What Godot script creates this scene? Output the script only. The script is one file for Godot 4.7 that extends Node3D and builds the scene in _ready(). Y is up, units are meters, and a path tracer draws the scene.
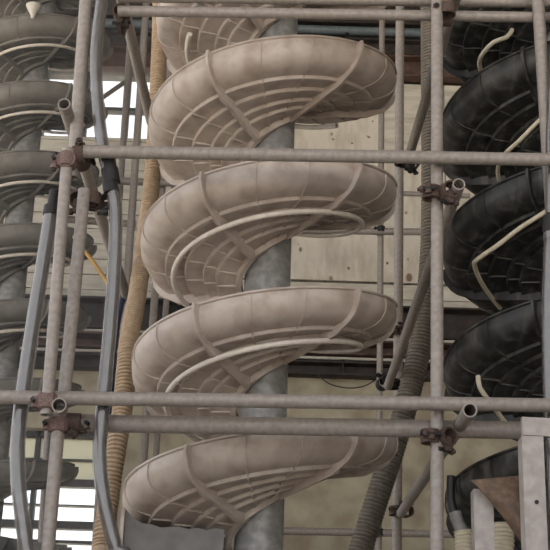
extends Node3D

# ---------------------------------------------------------------- camera data
const FOCAL := 1363.4            # focal length in pixels of the 550 x 550 frame
const EYE := Vector3(0.019, 1.6, 4.483)
var cam_basis: Basis
var M := {}                      # materials
var used := {}
var rng := RandomNumberGenerator.new()

# a pixel gives a direction; the vertical plane z = const gives the distance
func at(px: float, py: float, z: float) -> Vector3:
	var d := cam_basis * Vector3((px - 275.0) / FOCAL, (275.0 - py) / FOCAL, -1.0)
	return EYE + d * ((z - EYE.z) / d.z)

# ---------------------------------------------------------------- node helpers
func numbered(called: String) -> String:
	var n: int = used.get(called, 0)
	used[called] = n + 1
	return called if n == 0 else "%s_%03d" % [called, n]

func thing(called: String, label: String, category: String, where := Vector3.ZERO, group := "") -> Node3D:
	var o := Node3D.new()
	o.name = numbered(called)
	add_child(o, true)
	o.position = where
	o.set_meta("label", label)
	o.set_meta("category", category)
	if group != "":
		o.set_meta("group", group)
	return o

func part(called: String, mesh: Mesh, mat: Material, parent: Node, xf := Transform3D.IDENTITY) -> MeshInstance3D:
	var o := MeshInstance3D.new()
	o.name = called
	o.mesh = mesh
	o.material_override = mat
	o.transform = xf
	o.cast_shadow = GeometryInstance3D.SHADOW_CASTING_SETTING_ON
	parent.add_child(o, true)
	return o

func structure(called: String, mesh: Mesh, mat: Material, label: String, xf := Transform3D.IDENTITY) -> MeshInstance3D:
	var o := part(called, mesh, mat, self, xf)
	o.set_meta("kind", "structure")
	o.set_meta("label", label)
	o.set_meta("category", called.split("_")[0])
	return o

# ---------------------------------------------------------------- mesh helpers
# a grid of points G[i][j]: i along the sweep, j round the loop; creases sharper than 40 degrees stay sharp
func grid_mesh(G: Array, closed_loop: bool, cap := false, closed_path := false) -> ArrayMesh:
	var st := SurfaceTool.new()
	st.begin(Mesh.PRIMITIVE_TRIANGLES)
	add_grid(st, G, closed_loop, cap, closed_path)
	return st.commit()

func add_grid(st: SurfaceTool, G: Array, closed_loop: bool, cap := false, closed_path := false) -> void:
	var ni: int = G.size()
	var nj: int = G[0].size()
	var qi := ni if closed_path else ni - 1
	var qj := nj if closed_loop else nj - 1
	var FN := []
	for i in qi:
		var row := PackedVector3Array()
		for j in qj:
			var a: Vector3 = G[i][j]
			var b: Vector3 = G[(i + 1) % ni][j]
			var c: Vector3 = G[(i + 1) % ni][(j + 1) % nj]
			var d: Vector3 = G[i][(j + 1) % nj]
			row.append((c - a).cross(d - b).normalized())
		FN.append(row)
	# signed volume tells which way is out
	var vol := 0.0
	var mid := Vector3.ZERO
	for row in G:
		for p in row: mid += p
	mid /= float(ni * nj)
	for i in qi:
		for j in qj:
			var a: Vector3 = G[i][j] - mid
			var b: Vector3 = G[(i + 1) % ni][j] - mid
			var c: Vector3 = G[(i + 1) % ni][(j + 1) % nj] - mid
			var d: Vector3 = G[i][(j + 1) % nj] - mid
			vol += a.dot(b.cross(c)) + a.dot(c.cross(d))
	var out := 1.0 if vol > 0.0 else -1.0
	for i in qi:
		for j in qj:
			var ii := [i, (i + 1) % ni, (i + 1) % ni, i]
			var jj := [j, j, (j + 1) % nj, (j + 1) % nj]
			var nrm := []
			for k in 4:
				var s := Vector3.ZERO
				var base: Vector3 = FN[i][j]
				for di in [-1, 0]:
					for dj in [-1, 0]:
						var a2: int = ii[k] + di
						var b2: int = jj[k] + dj
						if closed_path: a2 = posmod(a2, qi)
						if closed_loop: b2 = posmod(b2, qj)
						if a2 < 0 or b2 < 0 or a2 >= qi or b2 >= qj: continue
						var fn: Vector3 = FN[a2][b2]
						if fn.dot(base) > 0.74: s += fn
				nrm.append(s.normalized() if s.length() > 0.001 else base)
			for k in ([0, 2, 1, 0, 3, 2] if out > 0.0 else [0, 1, 2, 0, 2, 3]):
				st.set_normal(nrm[k] * out)
				st.add_vertex(G[ii[k]][jj[k]])
	if cap:
		for e in [0, ni - 1]:
			var pts: Array = G[e]
			var c := Vector3.ZERO
			for p in pts: c += p
			c /= pts.size()
			for j in nj:
				var p: Vector3 = pts[j]
				var q: Vector3 = pts[(j + 1) % nj]
				var n: Vector3 = (p - c).cross(q - c).normalized()
				var away: Vector3 = (G[0][0] - G[1][0]) if e == 0 else (G[ni - 1][0] - G[ni - 2][0])
				var flip: bool = n.dot(away) < 0.0
				for v in ([c, p, q] if flip else [c, q, p]):
					st.set_normal(-n if flip else n)
					st.add_vertex(v)

# smooth line through control points
func smooth_line(pts: Array, step: float) -> PackedVector3Array:
	var c := Curve3D.new()
	c.bake_interval = step
	for i in pts.size():
		var t: Vector3 = (pts[min(i + 1, pts.size() - 1)] - pts[max(i - 1, 0)]) / 6.0
		c.add_point(pts[i], -t, t)
	return c.get_baked_points()

func frames(line: PackedVector3Array) -> Array:
	var out := []
	var up := Vector3.UP
	var t0: Vector3 = (line[1] - line[0]).normalized()
	if absf(t0.dot(up)) > 0.9: up = Vector3.RIGHT
	var n: Vector3 = (up - t0 * up.dot(t0)).normalized()
	for i in line.size():
		var t: Vector3 = (line[min(i + 1, line.size() - 1)] - line[max(i - 1, 0)]).normalized()
		n = (n - t * n.dot(t)).normalized()
		out.append([line[i], n, t.cross(n)])
	return out

func ring(fr: Array, r: float, seg: int) -> Array:
	var row := []
	for j in seg:
		var a := TAU * j / seg
		row.append(fr[0] + fr[1] * (r * cos(a)) + fr[2] * (r * sin(a)))
	return row

func tube_mesh(line: PackedVector3Array, r: float, seg := 16) -> ArrayMesh:
	var G := []
	for fr in frames(line): G.append(ring(fr, r, seg))
	return grid_mesh(G, true, true)

# hollow tube, wall thickness w, open ends
func hollow_mesh(line: PackedVector3Array, r: float, w: float, seg := 20) -> ArrayMesh:
	var F := frames(line)
	var G := []
	for fr in F: G.append(ring(fr, r, seg))
	F.reverse()
	for fr in F: G.append(ring(fr, r - w, seg))
	return grid_mesh(G, true, false, true)

# ribbed hose: radius swings once per rib
func ribbed_mesh(line: PackedVector3Array, r: float, depth: float, rib: float, seg := 20) -> ArrayMesh:
	var length := 0.0
	for i in line.size() - 1: length += line[i].distance_to(line[i + 1])
	var c := Curve3D.new()
	for p in line: c.add_point(p)
	var n := int(length / rib) * 4
	var fine := PackedVector3Array()
	for i in n + 1: fine.append(c.sample_baked(length * i / n, true))
	var G := []
	var k := 0
	for fr in frames(fine):
		var s: float = [1.0, 0.92, 0.0, 0.25][k % 4]
		G.append(ring(fr, r - depth * (1.0 - s), seg))
		k += 1
	return grid_mesh(G, true, true)

# polygon in the local x-y plane pushed along z from z0 to z1
func prism_mesh(poly: PackedVector2Array, z0: float, z1: float) -> ArrayMesh:
	var st := SurfaceTool.new()
	st.begin(Mesh.PRIMITIVE_TRIANGLES)
	add_prism(st, poly, z0, z1)
	return st.commit()

func add_prism(st: SurfaceTool, poly_in: PackedVector2Array, z0: float, z1: float) -> void:
	var poly := poly_in.duplicate()
	var area := 0.0
	for i in poly.size(): area += poly[i].cross(poly[(i + 1) % poly.size()])
	if area > 0.0: poly.reverse()
	var idx := Geometry2D.triangulate_polygon(poly)
	for side in 2:
		var z := z1 if side == 0 else z0
		var nrm := Vector3(0, 0, 1 if side == 0 else -1)
		for k in range(0, idx.size(), 3):
			var tri := [poly[idx[k]], poly[idx[k + 1]], poly[idx[k + 2]]]
			var cw: bool = (tri[1] - tri[0]).cross(tri[2] - tri[0]) < 0.0
			if cw != (side == 0): tri = [tri[0], tri[2], tri[1]]
			for p in tri:
				st.set_normal(nrm)
				st.add_vertex(Vector3(p.x, p.y, z))
	for i in poly.size():
		var a := poly[i]
		var b := poly[(i + 1) % poly.size()]
		var e := b - a
		if e.length() < 1e-6: continue
		var n := Vector3(-e.y, e.x, 0).normalized()
		for v in [Vector3(a.x, a.y, z0), Vector3(b.x, b.y, z1), Vector3(a.x, a.y, z1), Vector3(a.x, a.y, z0), Vector3(b.x, b.y, z0), Vector3(b.x, b.y, z1)]:
			st.set_normal(n)
			st.add_vertex(v)

func rect(x0: float, y0: float, x1: float, y1: float, bevel := 0.0) -> PackedVector2Array:
	if bevel <= 0.0:
		return PackedVector2Array([Vector2(x0, y0), Vector2(x1, y0), Vector2(x1, y1), Vector2(x0, y1)])
	var b := bevel
	return PackedVector2Array([Vector2(x0 + b, y0), Vector2(x1 - b, y0), Vector2(x1, y0 + b), Vector2(x1, y1 - b), Vector2(x1 - b, y1), Vector2(x0 + b, y1), Vector2(x0, y1 - b), Vector2(x0, y0 + b)])

# box between two corners
func box_mesh(a: Vector3, b: Vector3, bevel := 0.0) -> ArrayMesh:
	return prism_mesh(rect(minf(a.x, b.x), minf(a.y, b.y), maxf(a.x, b.x), maxf(a.y, b.y), bevel), minf(a.z, b.z), maxf(a.z, b.z))

# ---------------------------------------------------------------- materials
func noise_tex(freq: float, stops: Array, seed_value: int, size := 512, kind := FastNoiseLite.TYPE_SIMPLEX_SMOOTH, octaves := 5) -> NoiseTexture2D:
	var n := FastNoiseLite.new()
	n.noise_type = kind
	n.frequency = freq
	n.fractal_octaves = octaves
	n.seed = seed_value
	var g := Gradient.new()
	var offs := PackedFloat32Array()
	var cols := PackedColorArray()
	for s in stops:
		offs.append(s[0])
		cols.append(s[1])
	g.offsets = offs
	g.colors = cols
	var t := NoiseTexture2D.new()
	t.width = size
	t.height = size
	t.seamless = true
	t.noise = n
	t.color_ramp = g
	return t

func bump_tex(freq: float, seed_value: int, strength := 4.0) -> NoiseTexture2D:
	var n := FastNoiseLite.new()
	n.frequency = freq
	n.seed = seed_value
	n.fractal_octaves = 4
	var t := NoiseTexture2D.new()
	t.width = 256
	t.height = 256
	t.seamless = true
	t.noise = n
	t.as_normal_map = true
	t.bump_strength = strength
	return t

func mat(called: String, stops: Array, rough: float, freq := 0.01, scale := 1.0, metallic := 0.0, kind := FastNoiseLite.TYPE_SIMPLEX_SMOOTH, stretch := Vector3.ONE) -> StandardMaterial3D:
	var m := StandardMaterial3D.new()
	m.albedo_texture = noise_tex(freq, stops, hash(called) % 9999, 512, kind)
	m.uv1_triplanar = true
	m.uv1_world_triplanar = true
	m.uv1_scale = stretch * scale
	m.roughness = rough
	m.metallic = metallic
	M[called] = m
	return m

# pale board with streaks and sparse brown spots, two metres a tile
func spotted_image() -> ImageTexture:
	var n := FastNoiseLite.new()
	n.seed = 12
	n.frequency = 0.012
	n.fractal_octaves = 5
	var img := Image.create(512, 512, false, Image.FORMAT_RGB8)
	for y in 512:
		for x in 512:
			var v := n.get_noise_2d(x * 1.6, y * 0.7) * 0.5 + n.get_noise_2d(x * 6.0 + 900.0, y * 1.2) * 0.22
			var c := Color(0.80, 0.775, 0.735).lerp(Color(0.62, 0.575, 0.52), clampf(v * 1.3 + 0.12, 0.0, 1.0))
			img.set_pixel(x, y, c)
	var g := RandomNumberGenerator.new()
	g.seed = 31
	for k in 170:
		var cx := g.randi_range(8, 503)
		var cy := g.randi_range(8, 503)
		var ra := g.randf_range(2.0, 5.5) if k % 4 == 0 else g.randf_range(1.0, 2.6)
		var st := g.randf_range(0.8, 1.8)
		var depth := g.randf_range(0.45, 0.95)
		for dy in range(-8, 9):
			for dx in range(-8, 9):
				var d := Vector2(dx, dy / st).length() / ra
				if d < 1.3:
					var q := img.get_pixel(posmod(cx + dx, 512), posmod(cy + dy, 512))
					img.set_pixel(posmod(cx + dx, 512), posmod(cy + dy, 512), q.lerp(Color(0.36, 0.27, 0.20), depth * clampf((1.3 - d) / 0.5, 0.0, 1.0)))
	return ImageTexture.create_from_image(img)

func make_materials() -> void:
	mat("cream", [[0, Color(0.56, 0.5, 0.46)], [0.34, Color(0.64, 0.588, 0.55)], [0.5, Color(0.68, 0.632, 0.598)], [0.72, Color(0.715, 0.672, 0.642)], [1, Color(0.63, 0.57, 0.53)]], 0.5, 0.012, 1.6)
	mat("drab", [[0, Color(0.35, 0.335, 0.315)], [0.5, Color(0.44, 0.425, 0.405)], [1, Color(0.51, 0.49, 0.47)]], 0.6, 0.012, 1.4)
	mat("black", [[0, Color(0.085, 0.085, 0.085)], [0.45, Color(0.125, 0.125, 0.122)], [0.62, Color(0.18, 0.18, 0.175)], [0.75, Color(0.28, 0.275, 0.265)], [1, Color(0.38, 0.37, 0.355)]], 0.45, 0.008, 2.2, 0.0, FastNoiseLite.TYPE_SIMPLEX_SMOOTH, Vector3(2.0, 0.4, 2.0))
	mat("column", [[0, Color(0.42, 0.42, 0.42)], [0.45, Color(0.5, 0.495, 0.49)], [0.6, Color(0.55, 0.545, 0.54)], [1, Color(0.64, 0.63, 0.62)]], 0.45, 0.02, 2.0, 0.12)
	mat("tube", [[0, Color(0.45, 0.418, 0.4)], [0.3, Color(0.535, 0.502, 0.483)], [0.62, Color(0.57, 0.54, 0.52)], [1, Color(0.62, 0.59, 0.57)]], 0.55, 0.03, 2.6, 0.15)
	mat("rust", [[0, Color(0.17, 0.13, 0.12)], [0.5, Color(0.31, 0.25, 0.225)], [1, Color(0.44, 0.35, 0.31)]], 0.8, 0.05, 6.0)
	mat("red_paint", [[0, Color(0.29, 0.225, 0.215)], [0.5, Color(0.43, 0.345, 0.33)], [1, Color(0.52, 0.44, 0.425)]], 0.7, 0.05, 6.0)
	mat("dark_iron", [[0.0, Color(0.09, 0.09, 0.10)], [1.0, Color(0.22, 0.21, 0.21)]], 0.6, 0.05, 4.0, 0.3)
	mat("tan", [[0, Color(0.57, 0.49, 0.4)], [0.5, Color(0.65, 0.565, 0.47)], [1, Color(0.71, 0.63, 0.535)]], 0.42, 0.02, 3.0)
	mat("brown_hose", [[0, Color(0.36, 0.33, 0.3)], [0.5, Color(0.45, 0.42, 0.38)], [1, Color(0.54, 0.51, 0.47)]], 0.55, 0.02, 3.0)
	mat("cream_hose", [[0, Color(0.7, 0.66, 0.58)], [1, Color(0.82, 0.79, 0.71)]], 0.5, 0.02, 3.0)
	mat("wash_hose", [[0, Color(0.74, 0.7, 0.66)], [1, Color(0.84, 0.81, 0.78)]], 0.4, 0.02, 3.0)
	mat("brown_sheet", [[0, Color(0.25, 0.2, 0.165)], [0.5, Color(0.37, 0.295, 0.24)], [1, Color(0.5, 0.4, 0.32)]], 0.7, 0.02, 3.0)
	mat("angle_paint", [[0, Color(0.57, 0.54, 0.525)], [0.5, Color(0.63, 0.6, 0.585)], [1, Color(0.69, 0.665, 0.65)]], 0.5, 0.02, 2.0)
	mat("panel", [[0.0, Color(0.66, 0.62, 0.56)], [0.5, Color(0.73, 0.69, 0.63)], [1.0, Color(0.80, 0.77, 0.72)]], 0.8, 0.012, 0.5)
	M.panel.albedo_texture = spotted_image()
	mat("board", [[0, Color(0.64, 0.62, 0.58)], [0.5, Color(0.74, 0.72, 0.68)], [1, Color(0.81, 0.79, 0.75)]], 0.8, 0.02, 0.8, 0.0, FastNoiseLite.TYPE_SIMPLEX_SMOOTH, Vector3(0.4, 2.0, 1.0))
	mat("plaster", [[0, Color(0.52, 0.47, 0.4)], [0.4, Color(0.59, 0.55, 0.48)], [0.62, Color(0.64, 0.61, 0.53)], [1, Color(0.7, 0.66, 0.59)]], 0.9, 0.008, 0.7)
	mat("girder", [[0.0, Color(0.10, 0.085, 0.08)], [0.5, Color(0.17, 0.14, 0.13)], [1.0, Color(0.25, 0.20, 0.18)]], 0.7, 0.02, 1.0)
	mat("girder_brown", [[0.0, Color(0.20, 0.14, 0.12)], [0.5, Color(0.29, 0.21, 0.18)], [1.0, Color(0.38, 0.29, 0.25)]], 0.7, 0.02, 1.0)
	mat("conduit", [[0.0, Color(0.62, 0.60, 0.57)], [1.0, Color(0.78, 0.76, 0.73)]], 0.5, 0.02, 2.0)
	mat("blue_pipe", [[0.0, Color(0.28, 0.32, 0.35)], [1.0, Color(0.40, 0.44, 0.46)]], 0.5, 0.02, 2.0)
	mat("blue_hose", [[0.0, Color(0.12, 0.14, 0.24)], [1.0, Color(0.20, 0.22, 0.34)]], 0.4, 0.02, 3.0)
	mat("dark_wall", [[0.0, Color(0.20, 0.20, 0.18)], [1.0, Color(0.33, 0.32, 0.29)]], 0.9, 0.01, 0.6)
	mat("concrete", [[0, Color(0.44, 0.43, 0.42)], [0.5, Color(0.53, 0.52, 0.51)], [1, Color(0.6, 0.59, 0.58)]], 0.9, 0.01, 0.3)
	mat("yard", [[0, Color(0.56, 0.54, 0.5)], [1, Color(0.68, 0.66, 0.62)]], 0.95, 0.01, 0.2)
	mat("roof", [[0.0, Color(0.30, 0.29, 0.27)], [1.0, Color(0.42, 0.40, 0.37)]], 0.8, 0.01, 0.3)
	mat("hopper", [[0, Color(0.36, 0.345, 0.335)], [1, Color(0.46, 0.445, 0.435)]], 0.5, 0.015, 1.4)
	mat("yellow", [[0.0, Color(0.62, 0.47, 0.22)], [1.0, Color(0.74, 0.58, 0.30)]], 0.5, 0.02, 2.0)
	mat("frame_grey", [[0.0, Color(0.20, 0.20, 0.20)], [1.0, Color(0.33, 0.33, 0.32)]], 0.7, 0.02, 2.0)
	mat("leaf", [[0.0, Color(0.30, 0.36, 0.12)], [1.0, Color(0.55, 0.56, 0.24)]], 0.7, 0.03, 1.0)
	var n := bump_tex(0.03, 5, 2.0)
	for k in ["cream", "drab", "black", "tube", "plaster", "panel"]:
		M[k].normal_enabled = true
		M[k].normal_texture = n
		M[k].normal_scale = 0.10 if k.begins_with("tube") else 0.22
	var h := mat("clear_hose", [[0, Color(0.33, 0.315, 0.31, 0.72)], [0.5, Color(0.39, 0.375, 0.37, 0.64)], [1, Color(0.47, 0.455, 0.45, 0.55)]], 0.16, 0.02, 2.0)
	h.transparency = BaseMaterial3D.TRANSPARENCY_ALPHA
	h.clearcoat_enabled = true
	h.metallic_specular = 0.9
	h.clearcoat = 1.0
	h.clearcoat_roughness = 0.05
	var g := StandardMaterial3D.new()
	g.albedo_color = Color(0.92, 0.95, 0.96, 0.12)
	g.transparency = BaseMaterial3D.TRANSPARENCY_ALPHA
	g.roughness = 0.05
	M["glass"] = g
	var y := StandardMaterial3D.new()
	y.albedo_color = Color(0.82, 0.79, 0.58, 0.68)
	y.transparency = BaseMaterial3D.TRANSPARENCY_ALPHA
	y.roughness = 0.3
	M["old_glass"] = y

# ---------------------------------------------------------------- spiral separators
const R := 0.45
const PITCH := 0.4574
const BAY := TAU / 16.0          # sixteen ribs a turn
const BAYS := [3, 3, 3, 3, 4]    # bays of the five trough segments of a turn, the long one at the rear
const JOINT := -0.497            # angle of the first joint, front = 0, right positive

# underside of the trough, rim to column, in units of R; rings stand proud as beads
func under_profile() -> PackedVector2Array:
	var p := PackedVector2Array([Vector2(0.992, 0.006), Vector2(1.012, 0.0), Vector2(1.014, -0.014), Vector2(1.0, -0.022), Vector2(1.008, -0.075), Vector2(1.0, -0.125), Vector2(0.975, -0.172), Vector2(0.935, -0.207), Vector2(0.885, -0.228), Vector2(0.83, -0.238)])
	# terraces: each step down faces outward
	var h := -0.238
	for r in [0.80, 0.645, 0.50, 0.40]:
		p.append(Vector2(r + 0.008, h))
		p.append(Vector2(r + 0.004, h - 0.026))
		p.append(Vector2(r - 0.004, h - 0.031))
		p.append(Vector2(r - 0.030, h - 0.026))
		h -= 0.026
	p.append(Vector2(0.250, -0.343))
	p.append(Vector2(0.242, -0.395))
	p.append(Vector2(0.204, -0.395))
	return p

func floor_height(r: float) -> float:
	var h := -0.238
	for e in [0.80, 0.645, 0.50, 0.40]:
		if r < e: h -= 0.026
	return h

func trough_loop() -> PackedVector2Array:
	var p := under_profile()
	for q in [Vector2(0.198, -0.318), Vector2(0.4, -0.285), Vector2(0.6, -0.252), Vector2(0.8, -0.222), Vector2(0.88, -0.205), Vector2(0.93, -0.185), Vector2(0.962, -0.155), Vector2(0.984, -0.115), Vector2(0.988, -0.07), Vector2(0.982, -0.02), Vector2(0.982, 0.006)]:
		p.append(q)
	return p

# local frame of a segment: its joint with the segment below at angle 0, the trough rises from there
func helix_point(q: Vector2, a: float) -> Vector3:
	return Vector3(q.x * R * sin(a), q.y * R + PITCH * a / TAU, q.x * R * cos(a))

func trough_mesh(span: float) -> ArrayMesh:
	var loop := trough_loop()
	var G := []
	var n := 18
	for i in n + 1:
		var a := span * i / n
		var row := []
		for q in loop: row.append(helix_point(q, a))
		G.append(row)
	return grid_mesh(G, true, true)

# a plate that follows the underside, standing proud by `proud` and `thick` metres thick
func rib_mesh(proud: float, thick: float, lug: bool) -> ArrayMesh:
	var base := PackedVector2Array([Vector2(1.0, -0.022), Vector2(1.006, -0.075), Vector2(0.998, -0.125), Vector2(0.973, -0.172), Vector2(0.933, -0.205), Vector2(0.883, -0.226), Vector2(0.815, -0.240), Vector2(0.79, -0.266), Vector2(0.655, -0.266), Vector2(0.635, -0.292), Vector2(0.51, -0.292), Vector2(0.49, -0.318), Vector2(0.41, -0.318), Vector2(0.39, -0.343), Vector2(0.25, -0.345)])
	var G := []
	for i in base.size():
		var t: Vector2 = (base[min(i + 1, base.size() - 1)] - base[max(i - 1, 0)]).normalized()
		var nrm := Vector2(-t.y, t.x)
		if nrm.dot(base[i] - Vector2(0.6, 0.1)) < 0.0: nrm = -nrm
		if i >= 6: nrm = Vector2(0.12, -1.0).normalized()
		var pr := proud / R
		if lug and i <= 3: pr *= [1.45, 1.5, 1.25, 1.0][i]
		var inner: Vector2 = base[i] - nrm * 0.01
		var outer: Vector2 = base[i] + nrm * pr
		if lug and i >= 6: outer = Vector2(base[i].x, lerpf(-0.268, -0.362, (0.815 - base[i].x) / 0.565) - pr)
		var wide := 1.6 if lug and i >= 6 else 1.0
		var da := thick * wide * 0.5 / (R * maxf(inner.x, 0.2))
		var row := []
		for c in [[inner, -da], [outer, -da * 0.8], [outer, da * 0.8], [inner, da]]:
			row.append(helix_point(c[0], c[1]))
		G.append(row)
	return grid_mesh(G, true, true)

var SM := {}

func start_bay(k: int) -> int:
	var n := 16 * floori(k / 5.0)
	for i in posmod(k, 5): n += BAYS[i]
	return n

func make_spiral(called: String, label: String, axis: Vector3, rim_front: float, first: int, last: int, body: String, hose: Array) -> Node3D:
	# rim_front: height of the rim at the front of turn 0; segments first..last are counted upward
	var t := thing(called, label, "spiral separator", axis, "spiral separators")
	if SM.is_empty():
		SM.trough = {3: trough_mesh(BAY * 3), 4: trough_mesh(BAY * 4)}
		SM.rib = rib_mesh(0.0045, 0.006, false)
		SM.flange = rib_mesh(0.021, 0.011, true)
	var top: float = rim_front + (JOINT + start_bay(last + 1) * BAY) / TAU * PITCH
	part("column", hollow_mesh(PackedVector3Array([Vector3(0, 0.012, 0), Vector3(0, top * 0.5, 0), Vector3(0, top + 0.15, 0)]), 0.081, 0.006, 32), M.column, t)
	part("base_plate", prism_mesh(rect(-0.16, -0.16, 0.16, 0.16, 0.02), 0.0, 0.012), M.dark_iron, t, Transform3D(Basis(Vector3.RIGHT, -PI / 2), Vector3.ZERO))
	for k in range(first, last + 1):
		var a0 := JOINT + start_bay(k) * BAY
		var bays: int = BAYS[posmod(k, 5)]
		var xf := Transform3D(Basis(Vector3.UP, a0), Vector3(0, rim_front + a0 / TAU * PITCH, 0))
		var s := part("trough_segment", SM.trough[bays], M[body], t, xf)
		for b in bays:
			var a := BAY * b
			var x2 := Transform3D(Basis(Vector3.UP, a), Vector3(0, a / TAU * PITCH, 0))
			if b == 0:
				part("joint_flange", SM.flange, M[body], s, x2)
			else:
				part("rib", SM.rib, M[body], s, x2)
		if k == last:
			# closing flange at the free upper end
			var e := BAY * bays
			part("joint_flange", SM.flange, M[body], s, Transform3D(Basis(Vector3.UP, e), Vector3(0, e / TAU * PITCH, 0)))
	for hs in hose:
		var line := PackedVector3Array()
		var n := int(absf(hs[1] - hs[0]) / 0.08)
		for i in n + 1:
			var a: float = lerpf(hs[0], hs[1], float(i) / n)
			var r: float = 0.735
			line.append(Vector3(r * R * sin(a), rim_front + PITCH * a / TAU + (floor_height(r) - 0.07) * R, r * R * cos(a)))
		part("wash_water_hose", tube_mesh(line, 0.0095, 10), M.wash_hose, t)
	return t

# ---------------------------------------------------------------- scaffold
func scaffold(called: String, label: String, a: Vector3, b: Vector3, r: float, m: Material, category := "scaffold tube", group := "") -> Node3D:
	var t := thing(called, label, category, (a + b) * 0.5, group)
	var o := (a + b) * 0.5
	part("pipe", hollow_mesh(PackedVector3Array([a - o, Vector3.ZERO, b - o]), r, 0.0038, 24), m, t)
	return t

# two hinged collars back to back, each with its bolt
func coupler(label: String, where: Vector3, d1: Vector3, d2: Vector3, off: Vector3, r: float, m: Material, group := "") -> Node3D:
	var t := thing("scaffold_coupler", label, "coupler", where, group)
	var k := 0
	for d in [d1.normalized(), d2.normalized()]:
		var c: Vector3 = off * (0.5 if k == 0 else -0.5)
		var n: Vector3 = (off - d * off.dot(d)).normalized()
		if n.length() < 0.5: n = d.cross(Vector3.RIGHT).normalized()
		var s: Vector3 = d.cross(n)
		part("collar", hollow_mesh(PackedVector3Array([c - d * 0.020, c, c + d * 0.020]), r + 0.0075, 0.006, 20), m, t)
		var side := 1.0 if k == 0 else -1.0
		# ears of the collar with the bolt through them
		var bs := Basis(s, n, d)
		if bs.determinant() < 0.0: bs = Basis(s, n, -d)
		part("ear", prism_mesh(rect(0.0, -0.010, r + 0.022, 0.010, 0.004), -0.015, 0.015), m, t, Transform3D(bs, c))
		part("bolt", hollow_mesh(PackedVector3Array([c + s * (r + 0.017) - n * side * 0.028, c + s * (r + 0.017), c + s * (r + 0.017) + n * side * 0.034]), 0.0065, 0.0064, 8), M.dark_iron, t)
		part("nut", hollow_mesh(PackedVector3Array([c + s * (r + 0.017) + n * side * 0.016, c + s * (r + 0.017) + n * side * 0.021, c + s * (r + 0.017) + n * side * 0.026]), 0.012, 0.0115, 6), m, t)
		k += 1
	return t

func hose_band(parent: Node3D, c: Vector3, d: Vector3, r: float, width: float, m: Material, called: String) -> void:
	d = d.normalized()
	part(called, hollow_mesh(PackedVector3Array([c - d * width * 0.5, c, c + d * width * 0.5]), r, minf(0.006, r * 0.5), 20), m, parent)

func hose(called: String, label: String, pts: Array, r: float, m: Material, category: String, ribs := 0.0, depth := 0.0) -> Node3D:
	var t := thing(called, label, category, pts[0])
	var loc := []
	var tail: Vector3 = pts[pts.size() - 1]
	if tail.y < at(275, 556, tail.z).y:
		pts = pts.duplicate()
		pts.append(Vector3(tail.x, tail.y * 0.5, tail.z))
		pts.append(Vector3(tail.x - 0.02, r + 0.002, tail.z))
	for p in pts: loc.append(p - pts[0])
	var line := smooth_line(loc, 0.03)
	if ribs > 0.0:
		part("hose_body", ribbed_mesh(line, r, depth, ribs), m, t)
	else:
		part("hose_body", hollow_mesh(line, r, 0.004, 22), m, t)
	return t

# ================================================================ scene
func _ready() -> void:
	rng.seed = 7
	# ---- camera
	cam_basis = Basis(Vector3.UP, deg_to_rad(0.04)) * Basis(Vector3.RIGHT, deg_to_rad(21.0)) * Basis(Vector3.BACK, deg_to_rad(1.83))
	var cam := Camera3D.new()
	cam.name = "camera"
	cam.fov = 22.806
	cam.near = 0.05
	cam.far = 200.0
	cam.transform = Transform3D(cam_basis, EYE)
	add_child(cam)
	cam.current = true
	# ---- overcast sky
	var sky_mat := ProceduralSkyMaterial.new()
	sky_mat.sky_top_color = Color(0.86, 0.87, 0.89)
	sky_mat.sky_horizon_color = Color(0.95, 0.96, 0.97)
	sky_mat.ground_bottom_color = Color(0.45, 0.42, 0.38)
	sky_mat.ground_horizon_color = Color(0.70, 0.68, 0.65)
	sky_mat.sun_angle_max = 0.0
	var sky := Sky.new()
	sky.sky_material = sky_mat
	var env := Environment.new()
	env.background_mode = Environment.BG_SKY
	env.sky = sky
	env.background_energy_multiplier = 1.0
	env.ambient_light_source = Environment.AMBIENT_SOURCE_SKY
	env.tonemap_mode = Environment.TONE_MAPPER_LINEAR
	env.tonemap_exposure = 2.5
	env.sdfgi_enabled = true
	env.ssao_enabled = true
	env.ssil_enabled = true
	env.volumetric_fog_enabled = true
	env.volumetric_fog_density = 0.0
	var we := WorldEnvironment.new()
	we.name = "world_environment"
	we.environment = env
	add_child(we)
	# ---- sun high on the left: it falls on the yard and on the floor by the open left side
	var sun := DirectionalLight3D.new()
	sun.name = "sun"
	sun.light_energy = 4.2
	sun.light_color = Color(1.0, 0.97, 0.93)
	sun.shadow_enabled = true
	sun.light_angular_distance = 1.0
	add_child(sun)
	sun.look_at_from_position(Vector3(-2.8, 10, 1.2), Vector3.ZERO, Vector3.UP)
	make_materials()
	build_hall()
	build_back_wall()
	build_spirals()
	build_scaffold()
	build_hoses()
	build_discharge()
	build_small_things()
	build_haze()

const WZ := -4.6                 # face of the back wall
const XL := -5.2
const XR := 6.2
const ZF := 8.0
const ROOF := 9.0

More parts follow.
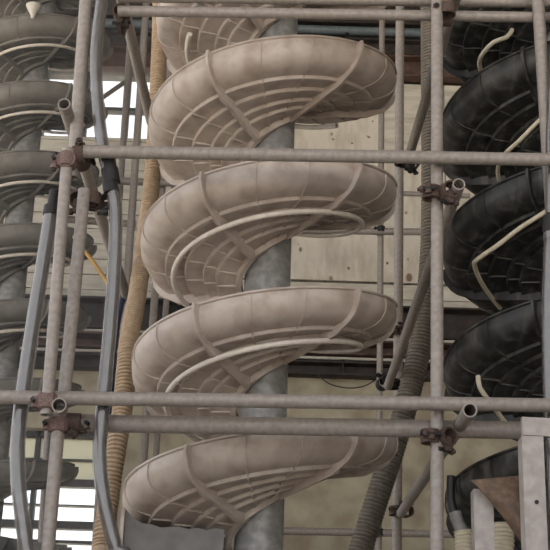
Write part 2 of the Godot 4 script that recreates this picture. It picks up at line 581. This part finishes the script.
func build_hall() -> void:
	structure("floor", box_mesh(Vector3(XL, -0.2, WZ - 0.3), Vector3(XR, 0, ZF)), M.concrete, "grey concrete floor of the processing hall")
	structure("ceiling", box_mesh(Vector3(XL - 0.2, ROOF, WZ - 0.3), Vector3(XR + 0.2, ROOF + 0.2, ZF)), M.roof, "dark sheet roof of the processing hall")
	structure("wall_right", box_mesh(Vector3(XR, 0, WZ - 0.3), Vector3(XR + 0.2, ROOF, ZF)), M.plaster, "plastered side wall beyond the black separator")
	# left side: a low wall and a lintel, open between posts to the daylight
	structure("wall_left", box_mesh(Vector3(XL - 0.2, 0, WZ - 0.3), Vector3(XL, ROOF, -4.5)), M.plaster, "plastered side wall corner beyond the grey separator")
	structure("trim_1", box_mesh(Vector3(XL - 0.2, 8.2, -4.5), Vector3(XL, ROOF, ZF)), M.plaster, "lintel over the open side of the hall")
	structure("trim_3", box_mesh(Vector3(XL - 0.2, 0, -4.5), Vector3(XL, 2.6, ZF)), M.plaster, "low side wall under the long open side of the hall")
	structure("trim_4", box_mesh(Vector3(XL, 0, ZF - 0.2), Vector3(XR, 1.6, ZF)), M.plaster, "low wall under the open front of the hall")
	structure("trim_2", box_mesh(Vector3(XL, 8.2, ZF - 0.2), Vector3(XR, ROOF, ZF)), M.plaster, "lintel over the open front of the hall")
	structure("ground", box_mesh(Vector3(-60, -0.45, -60), Vector3(60, -0.22, 60)), M.yard, "pale bare yard around the hall")

func build_back_wall() -> void:
	# heights read on the wall plane at the middle of the picture
	var yy := func(py: float) -> float: return at(285, py, WZ).y
	var xx := func(px: float, py: float) -> float: return at(px, py, WZ).x
	var wx0: float = xx.call(-25, 490)
	var wx1: float = xx.call(114, 490)
	var wy1: float = at(50, 428, WZ).y
	var wy0: float = wy1 - 1.35
	var ux0: float = xx.call(40, 100)
	var ux1: float = xx.call(156, 100)
	var uy0: float = at(110, 137, WZ).y
	var uy1: float = at(110, 62, WZ).y
	var y_mid: float = yy.call(376)
	var wall := structure("wall_back", box_mesh(Vector3(XL, 0, WZ - 0.3), Vector3(XR, wy0, WZ)), M.plaster, "stained plaster back wall with pale cladding panels above")
	part("masonry", box_mesh(Vector3(XL, wy0, WZ - 0.3), Vector3(wx0, wy1, WZ)), M.plaster, wall)
	part("masonry", box_mesh(Vector3(wx1, wy0, WZ - 0.3), Vector3(XR, wy1, WZ)), M.plaster, wall)
	part("masonry", box_mesh(Vector3(XL, wy1, WZ - 0.3), Vector3(XR, y_mid, WZ)), M.plaster, wall)
	part("upper_wall", box_mesh(Vector3(XL, y_mid, WZ - 0.3), Vector3(XR, uy0, WZ - 0.03)), M.dark_wall, wall)
	part("upper_wall", box_mesh(Vector3(XL, uy0, WZ - 0.3), Vector3(ux0, uy1, WZ - 0.03)), M.dark_wall, wall)
	part("upper_wall", box_mesh(Vector3(ux1, uy0, WZ - 0.3), Vector3(XR, uy1, WZ - 0.03)), M.dark_wall, wall)
	part("upper_wall", box_mesh(Vector3(XL, uy1, WZ - 0.3), Vector3(XR, ROOF, WZ - 0.03)), M.dark_wall, wall)
	# cladding: narrow boards below, wide panels above, joints left open
	var edges := [305.0, 296.0, 280.5]
	for i in 2:
		var y0: float = yy.call(edges[i]) + 0.004
		var y1: float = yy.call(edges[i + 1]) - 0.004
		var x: float = XL
		while x < XR:
			var w: float = 1.75
			part("board", box_mesh(Vector3(x + 0.003, y0, WZ - 0.03), Vector3(minf(x + w, XR) - 0.003, y1, WZ + rng.randf_range(-0.006, 0.004))), M.board, wall)
			x += w
	# left of the white separator the boards go on upward
	var xb: float = xx.call(176, 220)
	var y: float = yy.call(280.5)
	var ytop: float = yy.call(150)
	while y < uy0 - 0.03:
		var y1: float = minf(y + 0.118, uy0)
		part("board", box_mesh(Vector3(XL, y + 0.004, WZ - 0.03), Vector3(-2.51, y1 - 0.004, WZ + rng.randf_range(-0.006, 0.004))), M.board, wall)
		part("board", box_mesh(Vector3(-2.504, y + 0.004, WZ - 0.03), Vector3(xb, y1 - 0.004, WZ + rng.randf_range(-0.006, 0.004))), M.board, wall)
		y = y1
	var cuts := [xb + 0.006, xx.call(283, 220), xx.call(380, 220), xx.call(446, 220), xx.call(620, 220), XR]
	var rows := [yy.call(279.5), yy.call(151), yy.call(80)]
	for c in cuts.size() - 1:
		for r in 2:
			part("panel", box_mesh(Vector3(cuts[c] + 0.004, rows[r] + 0.004, WZ - 0.03), Vector3(cuts[c + 1] - 0.004, rows[r + 1] - 0.004, WZ + rng.randf_range(-0.004, 0.006))), M.panel if (c < 2 or r == 0) else M.board, wall)
	# windows
	build_window("window_1", "bright upper window high behind the tan ribbed hose", ux0, uy0, ux1, uy1, [0.0, 0.38, 0.74, 1.0], [0.0, 0.55, 1.0], false)
	build_window("window_2", "tall lower window with yellowed top panes behind the clear hoses", wx0, wy0, wx1, wy1, [0.0, 0.40, 1.0], [], true)
	# girders along the wall: channels with pale conduits between
	var g := [
		[308.0, 339.0, 0.12, "girder", "dark deep channel girder topmost of the lower set"],
		[344.0, 358.5, 0.14, "girder_brown", "red-brown channel girder between two pale conduits"],
		[363.5, 377.5, 0.10, "girder", "dark channel girder lowest of its set above plaster"],
		[58.0, 78.5, 0.10, "girder_brown", "brown channel girder just above the pale upper panels"],
		[41.0, 56.0, 0.08, "girder", "dark narrow channel girder under the blue-grey pipe"],
		[2.0, 29.0, 0.12, "girder", "dark channel girder above the blue-grey pipe"]]
	for a in g:
		var y0: float = yy.call(a[1])
		var y1: float = yy.call(a[0])
		var t := thing("channel_girder", a[4], "girder", Vector3(0.5, (y0 + y1) * 0.5, WZ + 0.005), "channel girders along the back wall")
		var hh: float = (y1 - y0) * 0.5
		var d: float = a[2]
		var poly := PackedVector2Array([Vector2(0, -hh), Vector2(d, -hh), Vector2(d, -hh + 0.014), Vector2(0.03, -hh + 0.02), Vector2(0.03, hh - 0.02), Vector2(d, hh - 0.014), Vector2(d, hh), Vector2(0, hh)])
		part("beam", prism_mesh(poly, -(XR - XL) * 0.5 + 0.05, (XR - XL) * 0.5 - 0.05), M[a[3]], t, Transform3D(Basis(Vector3.UP, -PI / 2), Vector3.ZERO))
		for x in range(-4, 5):
			part("stiffener", box_mesh(Vector3(x * 1.25 - 0.006, -hh + 0.012, 0.025), Vector3(x * 1.25 + 0.006, hh - 0.012, d - 0.01)), M[a[3]], t)
	for a in [[341.4, 0.014, "conduit", "pale thin conduit above the red-brown girder"], [361.0, 0.011, "conduit", "pale thin conduit below the red-brown girder"], [35.5, 0.033, "blue_pipe", "blue-grey pipe along the wall between dark upper girders"]]:
		var c := Vector3(0.5, yy.call(a[0]), WZ + 0.10)
		var t := thing("wall_pipe", a[3], "pipe", c, "pipes along the back wall")
		part("pipe", hollow_mesh(PackedVector3Array([Vector3(-5.5, 0, 0), Vector3.ZERO, Vector3(5.5, 0, 0)]), a[1], 0.003, 14), M[a[2]], t)
		for x in range(-4, 5):
			part("bracket", box_mesh(Vector3(x * 1.2 - 0.012, -a[1] - 0.003, -0.10), Vector3(x * 1.2 + 0.012, -a[1], a[1])), M.dark_iron, t)

func build_window(called: String, label: String, x0: float, y0: float, x1: float, y1: float, us: Array, vs: Array, old: bool) -> void:
	var z := WZ - 0.14
	var o := structure(called, prism_mesh(rect(x0, y0, x1, y0 + 0.04), z - 0.03, z + 0.05), M.frame_grey, label)
	part("window_frame", box_mesh(Vector3(x0, y1 - 0.04, z - 0.03), Vector3(x1, y1, z + 0.05)), M.frame_grey, o)
	var xs := []
	for u in us: xs.append(lerpf(x0, x1, u))
	for i in xs.size():
		var w := 0.045 if (i == 0 or i == xs.size() - 1) else 0.03
		part("mullion", box_mesh(Vector3(xs[i] - w * 0.5, y0, z - 0.03), Vector3(xs[i] + w * 0.5, y1, z + 0.05)), M.frame_grey, o)
	var ys := []
	if old:
		for py in [428.0, 456.0, 479.5, 502.0, 522.0, 539.0]: ys.append(at(60, py, WZ).y)
		ys.append(y0)
	else:
		for v in vs: ys.append(lerpf(y1, y0, v))
	for i in range(1, ys.size() - 1):
		var w: float = [0.0, 0.010, 0.052, 0.008, 0.052, 0.02, 0.04][i] if old else 0.03
		part("glazing_bar", box_mesh(Vector3(x0, ys[i] - w * 0.5, z - 0.025), Vector3(x1, ys[i] + w * 0.5, z + 0.045)), M.frame_grey, o)
	for i in ys.size() - 1:
		for j in xs.size() - 1:
			part("pane", box_mesh(Vector3(xs[j] + 0.01, ys[i + 1] + 0.003, z - 0.002), Vector3(xs[j + 1] - 0.01, ys[i] - 0.003, z + 0.002)), M.old_glass if (old and i < 2) else M.glass, o)

func build_spirals() -> void:
	make_spiral("spiral_separator", "cream fibreglass spiral separator standing between black and grey ones", Vector3(-0.010, 0, 0), 4.014, -16, 6, "cream", [[-2.9, -2 * TAU - 2.5], [2.3, 5.0]])
	make_spiral("spiral_separator", "black dusty spiral separator with a loose cream hose", Vector3(1.062, 0, 0.007), 4.061, -16, 6, "black", [])
	make_spiral("spiral_separator", "drab grey spiral separator in the row behind, before the windows", Vector3(-1.536, 0, -3.07), 5.954, -33, 8, "drab", [[-30.0, 5.0]])

func build_scaffold() -> void:
	var zf := 0.60
	var rt := 0.0205
	# front bars
	var bars := [
		["level scaffold bar crossing the cream separator's second turn", [84, 151.5, 0.645], [600, 160.5, 0.645], 0.0205, "tube"],
		["thinner level scaffold bar just above the thicker bar", [-40, 396.5, 0.645], [600, 406, 0.645], 0.0205, "tube"],
		["thicker level scaffold bar just below a thinner one", [78, 423, 0.545], [600, 431.5, 0.545], 0.0265, "tube"],
		["level scaffold bar across the top, lower of a pair", [118, 11, 0.535], [620, 18.5, 0.535], 0.018, "tube"],
		["level scaffold bar across the top, upper of a pair", [118, -3, 0.48], [620, 4, 0.48], 0.018, "tube"]]
	for b in bars:
		scaffold("scaffold_bar", b[0], at(b[1][0], b[1][1], b[1][2]), at(b[2][0], b[2][1], b[2][2]), b[3], M[b[4]], "scaffold tube", "level scaffold bars")
	# front uprights
	var ups := [
		["upright scaffold tube between the cream and black separators", [437, -60, 0.595], [437, 640, 0.595], 0.0195, "tube"],
		["pale scaffold tube rising from the open-ended tube past the window", [89, -40, 0.56], [73, 178, 0.56], 0.0215, "tube"],
		["upright scaffold tube with red collars at both ends", [68, 149, 0.69], [46.5, 415, 0.69], 0.0180, "tube"],
		["upright scaffold tube beside the red-collared one, without red collars", [84.5, 190, 0.60], [64.5, 393, 0.60], 0.0195, "tube"],
		["upright scaffold tube standing below the open pipe end, before lower window", [59.5, 414, 0.60], [42, 620, 0.60], 0.0195, "tube"],
		["leaning scaffold tube in front of the black separator", [536, -30, 0.56], [552, 215, 0.56], 0.0205, "tube"]]
	for b in ups:
		var top := at(b[1][0], b[1][1], b[1][2])
		var low := at(b[2][0], b[2][1], b[2][2])
		if b[2][1] > 600: low = top + (low - top) * (top.y / (top.y - low.y))   # stands on the floor
		scaffold("scaffold_upright", b[0], top, low, b[3], M[b[4]], "scaffold tube", "front scaffold uprights")
	# tubes running back from the front frame to the rear frame
	var backs := [
		["open-ended tube running back from beside the pale tube", [64, 104, 0.66], [133, 316, -1.2], 0.0205, "tube"],
		["tube running back past the bright upper window", [115, -30, 0.54], [151, 122, -0.75], 0.0205, "tube"],
		["tube running back high between the cream and black separators", [459, -14, 0.62], [408, 160, -0.72], 0.0195, "tube"],
		["open-ended tube running back beside the black separator's second turn", [459, 184, 0.68], [388, 386, -1.25], 0.0195, "tube"],
		["open-ended tube running back above the brown sheet", [470, 410, 0.80], [401, 513, -1.55], 0.0205, "tube"],
		["short open-ended tube end pointing out of the red coupler cluster", [59, 405, 0.86], [61, 409, 0.69], 0.0205, "tube"]]
	for b in backs:
		scaffold("scaffold_transom", b[0], at(b[1][0], b[1][1], b[1][2]), at(b[2][0], b[2][1], b[2][2]), b[3], M[b[4]], "scaffold tube", "tubes running front to back")
	# rear frame
	var rear := [
		["rear frame upright between the cream separator and brown ribbed hose", [400.5, -60, -1.62], [396.5, 620, -1.62], 0.0225, "tube"],
		["thin dull grey upright with black couplers against the pale panels", [382.5, -40, -3.9], [378, 620, -3.9], 0.0205, "tube"],
		["dull grey far upright half hidden behind the cream separator, nearer the tan hose", [176, -20, -3.6], [133, 620, -3.6], 0.024, "tube"],
		["dull grey far upright half hidden behind the cream separator", [188, -20, -3.75], [145, 620, -3.75], 0.02, "tube"],
		["dull grey far upright crossing the bright upper window", [131, 30, -3.7], [104, 420, -3.7], 0.022, "tube"],
		["dull grey far upright at the bright upper window's edge", [148, -20, -3.3], [130, 240, -3.3], 0.024, "tube"],
		["dull grey far upright standing before the lower window", [52, 380, -3.9], [38, 600, -3.9], 0.026, "tube"]]
	for b in rear:
		var top := at(b[1][0], b[1][1], b[1][2])
		var low := at(b[2][0], b[2][1], b[2][2])
		low = top + (low - top) * (top.y / (top.y - low.y))
		scaffold("scaffold_upright", b[0], top, low, b[3], M[b[4]], "scaffold tube", "rear scaffold uprights")
	var rbars := [
		["dull grey level rear tube with a black coupler, before spotted panels", [280, 230, -3.86], [425, 232, -3.86], 0.0235, "tube"],
		["dull grey thin level rear tube behind the brown ribbed hose", [386, 193, -3.86], [470, 196, -3.86], 0.017, "tube"],
		["dull grey level rear tube low across the plaster wall", [282, 531, -3.86], [470, 534.5, -3.86], 0.0235, "tube"],
		["dull grey level rear tube behind the tan hose near the clear hose fitting", [100, 180, -3.55], [190, 184, -3.55], 0.022, "tube"],
		["dull grey level rear tube behind the yellow hose's upper end", [60, 219, -3.6], [136, 224, -3.6], 0.024, "tube"]]
	for b in rbars:
		scaffold("scaffold_bar", b[0], at(b[1][0], b[1][1], b[1][2]), at(b[2][0], b[2][1], b[2][2]), b[3], M[b[4]], "scaffold tube", "rear level bars")
	scaffold("scaffold_brace", "thin slanting brace crossing the bright upper window", at(102, 98, -3.5), at(128, 80, -3.75), 0.016, M.tube, "scaffold tube")
	# couplers
	var fwd := Vector3(0, 0, 1)
	var X := Vector3.RIGHT
	var Y := Vector3.UP
	var cs := [
		["rusty coupler where the open-ended tube meets the middle upright", [440, 192, 0.635], Y, Vector3(0.4, 0, 1), Vector3(-0.05, 0, -0.02), "rust"],
		["rusty coupler where upright meets the thicker bar", [438, 437, 0.60], Y, Vector3(0.7, 0, 1), Vector3(-0.045, 0, 0.0), "rust"],
		["rusty coupler at the top of the middle upright", [446, 14, 0.565], X, Y, Vector3(0, 0, -0.05), "rust"],
		["red painted coupler on top end of the red-collared tube", [67, 161, 0.69], Y, fwd, Vector3(0.0, 0, 0.0), "red_paint"],
		["dark rusty coupler beside the top red coupler, under the open-ended tube", [80, 158, 0.60], Vector3(0.1, -0.3, -1), X, Vector3(0, 0, -0.045), "rust"],
		["rusty coupler on top end of the tube without red collars", [85, 200, 0.56], Y, Vector3(0.2, 0, -1), Vector3(0.045, 0, 0.01), "rust"],
		["dark coupler where the open-ended tube passes the clear hose fitting", [99, 203, 0.20], Vector3(0.1, 0, -1), Y, Vector3(0.05, 0, 0), "dark_iron"],
		["red painted coupler on bottom end of the red-collared tube", [47, 402, 0.69], Y, X, Vector3(0, 0, 0.0), "red_paint"],
		["red painted coupler on top of the tube below the open pipe end", [58.5, 425, 0.60], Y, X, Vector3(0, 0, 0.0), "red_paint"],
		["grimy coupler on the end of the thicker bar", [76, 424, 0.56], X, Y, Vector3(-0.01, 0, 0.03), "rust"],
		["rusty coupler near the top end of the tube past upper window", [122, 17, 0.42], Vector3(0.1, 0, -1), X, Vector3(0, 0.0, 0.05), "rust"],
		["dark coupler at the far end of the high transom by brown hose", [408, 162, -0.74], Vector3(-0.2, 0, -1), Y, Vector3(0.04, -0.01, 0), "dark_iron"],
		["black coupler joining level rear tube and thin upright", [380.5, 231, -3.88], X, Y, Vector3(0, 0, -0.05), "dark_iron"],
		["dark rusty coupler on rear upright beside the third turn's tip", [399, 331, -1.60], Y, Vector3(-0.2, 0, -1), Vector3(-0.045, 0, 0), "rust"],
		["dark coupler at lower end of the second-turn open-ended tube", [388, 384, -1.27], Vector3(-0.2, 0, -1), Y, Vector3(-0.045, 0, 0), "dark_iron"],
		["rusty coupler on rear upright at the lowest transom's end", [401, 511, -1.58], Y, Vector3(-0.4, 0, -1), Vector3(-0.05, 0, 0.0), "rust"],
		["black coupler low on the thin upright before plaster wall", [378.5, 533, -3.88], X, Y, Vector3(0, 0, -0.05), "dark_iron"]]
	for c in cs:
		coupler(c[0], at(c[1][0], c[1][1], c[1][2]), c[2], c[3], c[4], 0.021, M[c[5]], "scaffold couplers")

func line_at(a: Array, z0: float, z1: float) -> Array:
	var out := []
	for i in a.size():
		out.append(at(a[i][0], a[i][1], a[i][2] if a[i].size() > 2 else lerpf(z0, z1, float(i) / (a.size() - 1))))
	return out

func build_hoses() -> void:
	# clear hoses in front
	var p := line_at([[52, 208], [48.5, 230], [42, 270], [33, 325], [25.5, 375], [19.5, 420], [17.5, 455], [18.5, 485], [22.5, 520], [25.5, 548], [25, 600]], 0.60, 0.598)
	var h := hose("clear_hose", "clear plastic hose bowing down beside the red-collared tube", p, 0.0225, M.clear_hose, "hose")
	hose_band(h, Vector3(0, -0.01, 0), p[0] - p[1], 0.026, 0.03, M.dark_iron, "hose_clamp")
	hose_band(h, Vector3.ZERO + (p[0] - p[1]) * 0.3, p[0] - p[1], 0.0165, 0.07, M.dark_iron, "fitting")
	p = line_at([[106, -40], [102, 0], [97.5, 35], [96, 65], [97.5, 100], [100.5, 130], [105, 158], [110, 174]], 0.60, 0.60)
	h = hose("clear_hose", "grey clear hose coming down before the bright upper window", p, 0.0205, M.clear_hose, "hose")
	p = line_at([[111.5, 182], [115, 205], [115.5, 240], [113, 290], [109, 340], [102.5, 410], [99.5, 450], [102, 485], [108, 520], [116, 550], [130, 600]], 0.60, 0.60)
	h = hose("clear_hose", "long clear hose hanging beside the tan ribbed hose", p, 0.0215, M.clear_hose, "hose")
	hose_band(h, Vector3(0, -0.02, 0), p[0] - p[1], 0.0255, 0.035, M.dark_iron, "hose_clamp")
	hose_band(h, (p[0] - p[1]) * 0.25, p[0] - p[1], 0.0275, 0.05, M.dark_iron, "fitting")
	hose_band(h, (p[0] - p[1]) * 0.55, p[0] - p[1], 0.0235, 0.07, M.dark_iron, "fitting_neck")
	p = line_at([[551, 232], [550, 270], [549, 310], [549.5, 360], [551, 410], [553, 450], [556, 560]], 0.598, 0.598)
	h = hose("clear_hose", "clear hose hanging below a dark fitting before black separator", p, 0.0225, M.clear_hose, "hose")
	hose_band(h, Vector3(0, -0.014, 0), p[0] - p[1], 0.0265, 0.03, M.clear_hose, "hose_cuff")
	hose_band(h, (p[0] - p[1]) * 0.18, p[0] - p[1], 0.027, 0.055, M.dark_iron, "fitting")
	p = line_at([[551.5, 214], [551, 195], [551, 165], [552, 120], [555, 60], [560, -20]], 0.602, 0.602)
	hose("clear_hose", "clear hose entering the dark fitting from above by leaning tube", p, 0.018, M.clear_hose, "hose")
	# ribbed hoses
	p = line_at([[160, -40, -1.0], [160, 20, -0.95], [158, 80, -0.9], [153.5, 162, -0.85], [149, 208, -0.8], [143.5, 250, -0.7], [136.5, 300, -0.5], [129, 340, -0.28], [123.5, 400, -0.18], [116, 450, -0.12], [110, 490, -0.1], [103, 545, -0.05], [98, 600, 0.0]], 0, 0)
	hose("ribbed_hose", "tan ribbed suction hose hanging between clear hoses and cream separator", p, 0.0365, M.tan, "hose", 0.0155, 0.009)
	p = line_at([[431, -40], [431, 20], [431.5, 90], [432, 160], [432, 220], [430, 270], [424.5, 320], [416, 365], [405, 410], [389, 462], [375, 505], [360, 552], [345, 610]], -1.15, -1.0)
	hose("ribbed_hose", "brown grimy ribbed hose curving down behind the middle upright", p, 0.050, M.brown_hose, "hose", 0.0165, 0.009)
	# cream hoses hung loosely round the black separator
	hose("water_hose", "cream hose bent round a rib under the black second turn", line_at([[560, 200, 0.36], [545, 212, 0.35], [520, 228, 0.32], [498, 245, 0.28], [478, 259, 0.22], [474.5, 265, 0.16], [480, 280, 0.05], [489, 294, -0.08], [500, 308, -0.2]], 0, 0), 0.008, M.cream_hose, "hose")
	hose("water_hose", "cream hose slanting under the black first turn", line_at([[565, 100, 0.34], [540, 120, 0.32], [520, 140, 0.26], [504, 155, 0.18], [498, 168, 0.08], [499, 180, 0.0], [503, 195, -0.1]], 0, 0), 0.0075, M.cream_hose, "hose")
	hose("water_hose", "cream curled hose above the black first turn's rim", line_at([[512, 30, 0.1], [507, 37, 0.12], [494, 42, 0.13], [484, 52, 0.1], [479.5, 62, 0.04], [482, 76, -0.06]], 0, 0), 0.0085, M.cream_hose, "hose")
	hose("water_hose", "cream hose end hanging below the black third turn", line_at([[478, 376, 0.2], [480, 388, 0.2], [490, 402, 0.16], [500, 416, 0.1], [512, 430, 0.05]], 0, 0), 0.008, M.cream_hose, "hose")
	hose("yellow_hose", "thin yellow hose slanting behind the paired scaffold uprights", line_at([[74, 237, -2.62], [94, 263, -2.0], [106, 280, -1.5], [123, 300, -1.08]], 0, 0), 0.010, M.yellow, "hose")

func build_small_things() -> void:
	hose("blue_hose", "dark blue thin hose hanging behind the long clear hose", line_at([[124, 294, -0.98], [118, 318, -0.9], [113.5, 350, -0.8], [111, 385, -0.75], [107, 430, -0.7], [104, 490, -0.7], [100, 620, -0.7]], 0, 0), 0.014, M.blue_hose, "hose")
	hose("wire", "thin dark wire sagging below the lowest dark girder", line_at([[318, 375], [330, 384], [348, 388], [364, 386], [376, 379], [382, 371]], -4.497, -3.88), 0.004, M.dark_iron, "wire")
	# small funnel
	var o := at(33, 15, -2.58)
	var t := thing("funnel", "small pale funnel on the grey separator's upper rim", "funnel", o)
	var G := []
	for q in [[0.012, -0.03], [0.018, 0.0], [0.05, 0.055], [0.056, 0.075], [0.052, 0.077], [0.044, 0.055], [0.012, 0.0], [0.006, -0.03]]:
		var row := []
		for j in 20: row.append(Vector3(q[0] * cos(TAU * j / 20), q[1], q[0] * sin(TAU * j / 20)) * 0.85)
		G.append(row)
	part("cone", grid_mesh(G, true, false, true), M.conduit, t)

func build_discharge() -> void:
	# product box under the last turn of the cream separator
	var rim: float = 4.014 - PITCH * 3.25
	var t := thing("discharge_hopper", "grey sheet discharge hopper below the cream separator's last turn", "hopper", Vector3(-0.01, 0, 0))
	var front := PackedVector2Array()
	var fz := 0.14
	for k in 12:
		# top edge a finger below the trough's underside
		var x := lerpf(-0.428, -0.11, k / 11.0)
		var r := Vector2(x, fz).length() / R
		var under := floor_height(r) if r < 0.83 else lerpf(-0.238, -0.125, pow((r - 0.83) / 0.17, 2.0))
		front.append(Vector2(x, 4.014 - 3.0 * PITCH + PITCH * atan2(x, fz) / TAU + under * R - 0.045))
	front.append(Vector2(-0.25 * R, rim - 0.75))
	front.append(Vector2(-0.40 * R, rim - 0.95))
	front.append(Vector2(-0.80 * R, rim - 0.95))
	front.append(Vector2(-0.428, rim - 0.60))
	part("front_wall", prism_mesh(front, fz - 0.012, fz), M.hopper, t)
	part("back_wall", prism_mesh(front, -0.32, -0.308), M.hopper, t)
	part("side_wall", box_mesh(Vector3(-0.436, rim - 0.62, -0.32), Vector3(-0.426, front[0].y - 0.05, fz)), M.hopper, t)
	part("side_wall", box_mesh(Vector3(-0.25 * R - 0.004, rim - 0.75, -0.32), Vector3(-0.25 * R + 0.006, rim - 0.48 * R - 0.06, fz)), M.hopper, t)
	part("edge_flange", box_mesh(Vector3(-0.440, rim - 0.62, fz), Vector3(-0.428, front[0].y, fz + 0.02)), M.cream, t)
	part("outlet_pipe", hollow_mesh(PackedVector3Array([Vector3(-0.6 * R, 0.0, -0.22), Vector3(-0.6 * R, 0.5, -0.22), Vector3(-0.6 * R, rim - 0.94, -0.22)]), 0.055, 0.005, 20), M.hopper, t)

	# black outlet and frame at the right
	t = thing("outlet_spout", "black outlet spout at the end of the black separator's trough", "spout", at(451, 500, 0.12))
	var o := at(451, 500, 0.12)
	part("spout_wall", tube_mesh(smooth_line([at(451, 476, 0.12) - o, at(451, 500, 0.12) - o, at(455, 517, 0.12) - o], 0.02), 0.014, 12), M.black, t)
	part("spout_elbow", hollow_mesh(smooth_line([at(455, 512, 0.12) - o, at(458, 522, 0.12) - o, at(464, 534, 0.12) - o], 0.01), 0.020, 0.003, 16), M.column, t)
	hose("ribbed_hose", "cream ribbed hose below the black outlet spout", line_at([[464, 531], [465, 545], [466, 600]], 0.12, 0.12), 0.034, M.cream_hose, "hose", 0.0125, 0.004)
	hose("ribbed_hose", "cream ribbed hose below the brown sheet", line_at([[503, 524], [503, 545], [503, 600]], 0.30, 0.30), 0.036, M.cream_hose, "hose", 0.0125, 0.004)
	# angle-iron frame
	var b := at(534, 436, 0.78)
	t = thing("steel_stand", "pale painted angle-iron stand standing before the black separator", "steel stand", Vector3(b.x, 0, 0.78))
	var k := 1.0 / FOCAL * 4.0
	part("post", prism_mesh(PackedVector2Array([Vector2(-0.034, 0), Vector2(0.026, 0), Vector2(0.026, 0.006), Vector2(-0.028, 0.006), Vector2(-0.028, 0.066), Vector2(-0.034, 0.066)]), 0.0, b.y), M.angle_paint, t, Transform3D(Basis(Vector3.RIGHT, -PI / 2), Vector3.ZERO))
	var c := at(527, 436, 0.76)
	var d := at(527, 418, 0.76)
	part("top_rail", prism_mesh(PackedVector2Array([Vector2(-0.03, c.y), Vector2(0.7, c.y - 0.015), Vector2(0.7, d.y - 0.015), Vector2(-0.03, d.y)]), -0.03, -0.008), M.angle_paint, t)
	part("bolt", hollow_mesh(PackedVector3Array([Vector3(0, at(533, 502, 0.78).y, -0.008), Vector3(0, at(533, 502, 0.78).y, 0), Vector3(0, at(533, 502, 0.78).y, 0.003)]), 0.006, 0.0055, 10), M.dark_iron, t)
	var e := at(484, 489, 0.62)
	t = thing("steel_post", "shorter pale angle-iron post under the brown sheet", "steel post", Vector3(e.x, 0, 0.62))
	part("post", prism_mesh(PackedVector2Array([Vector2(-0.030, 0), Vector2(0.026, 0), Vector2(0.026, 0.006), Vector2(-0.024, 0.006), Vector2(-0.024, 0.06), Vector2(-0.030, 0.06)]), 0.0, e.y), M.angle_paint, t, Transform3D(Basis(Vector3.RIGHT, -PI / 2), Vector3.ZERO))
	# brown curved sheet
	var pts := []
	var n := 10
	for i in n + 1:
		var v := float(i) / n
		var row := []
		for j in n + 1:
			var u := float(j) / n
			# left edge slants down to the right, right edge hangs straight
			var px := lerpf(lerpf(470, 524, pow(v, 0.85)), 536.0, u)
			var py := lerpf(480, 546, v) - u * lerpf(6.0, 2.0, v)
			row.append(at(px, py, 0.66 + 0.05 * sin(v * 2.6) * sin(u * PI)))
		pts.append(row)
	var back := []
	t = thing("brown_sheet", "curved brown sheet hung between the two angle posts", "sheet", pts[0][0])
	var G2 := []
	for i in n + 1:
		var row := []
		for j in n + 1: row.append(pts[i][j] - pts[0][0])
		for j in range(n, -1, -1): row.append(pts[i][j] - pts[0][0] - Vector3(0, 0, 0.006))
		G2.append(row)
	part("sheet", grid_mesh(G2, true, true), M.brown_sheet, t)

# fine dust in the air of the hall
func build_haze() -> void:
	var f := FogVolume.new()
	f.name = "dust_haze"
	f.shape = RenderingServer.FOG_VOLUME_SHAPE_BOX
	f.size = Vector3(4.6, 8.4, 4.4)
	f.position = Vector3(-2.85, 4.5, -2.2)
	var m := FogMaterial.new()
	m.density = 0.028
	m.albedo = Color(0.94, 0.945, 0.95)
	f.material = m
	f.set_meta("label", "thin grey dust haze hanging round the grey separator by windows")
	f.set_meta("category", "haze")
	f.set_meta("kind", "stuff")
	add_child(f)
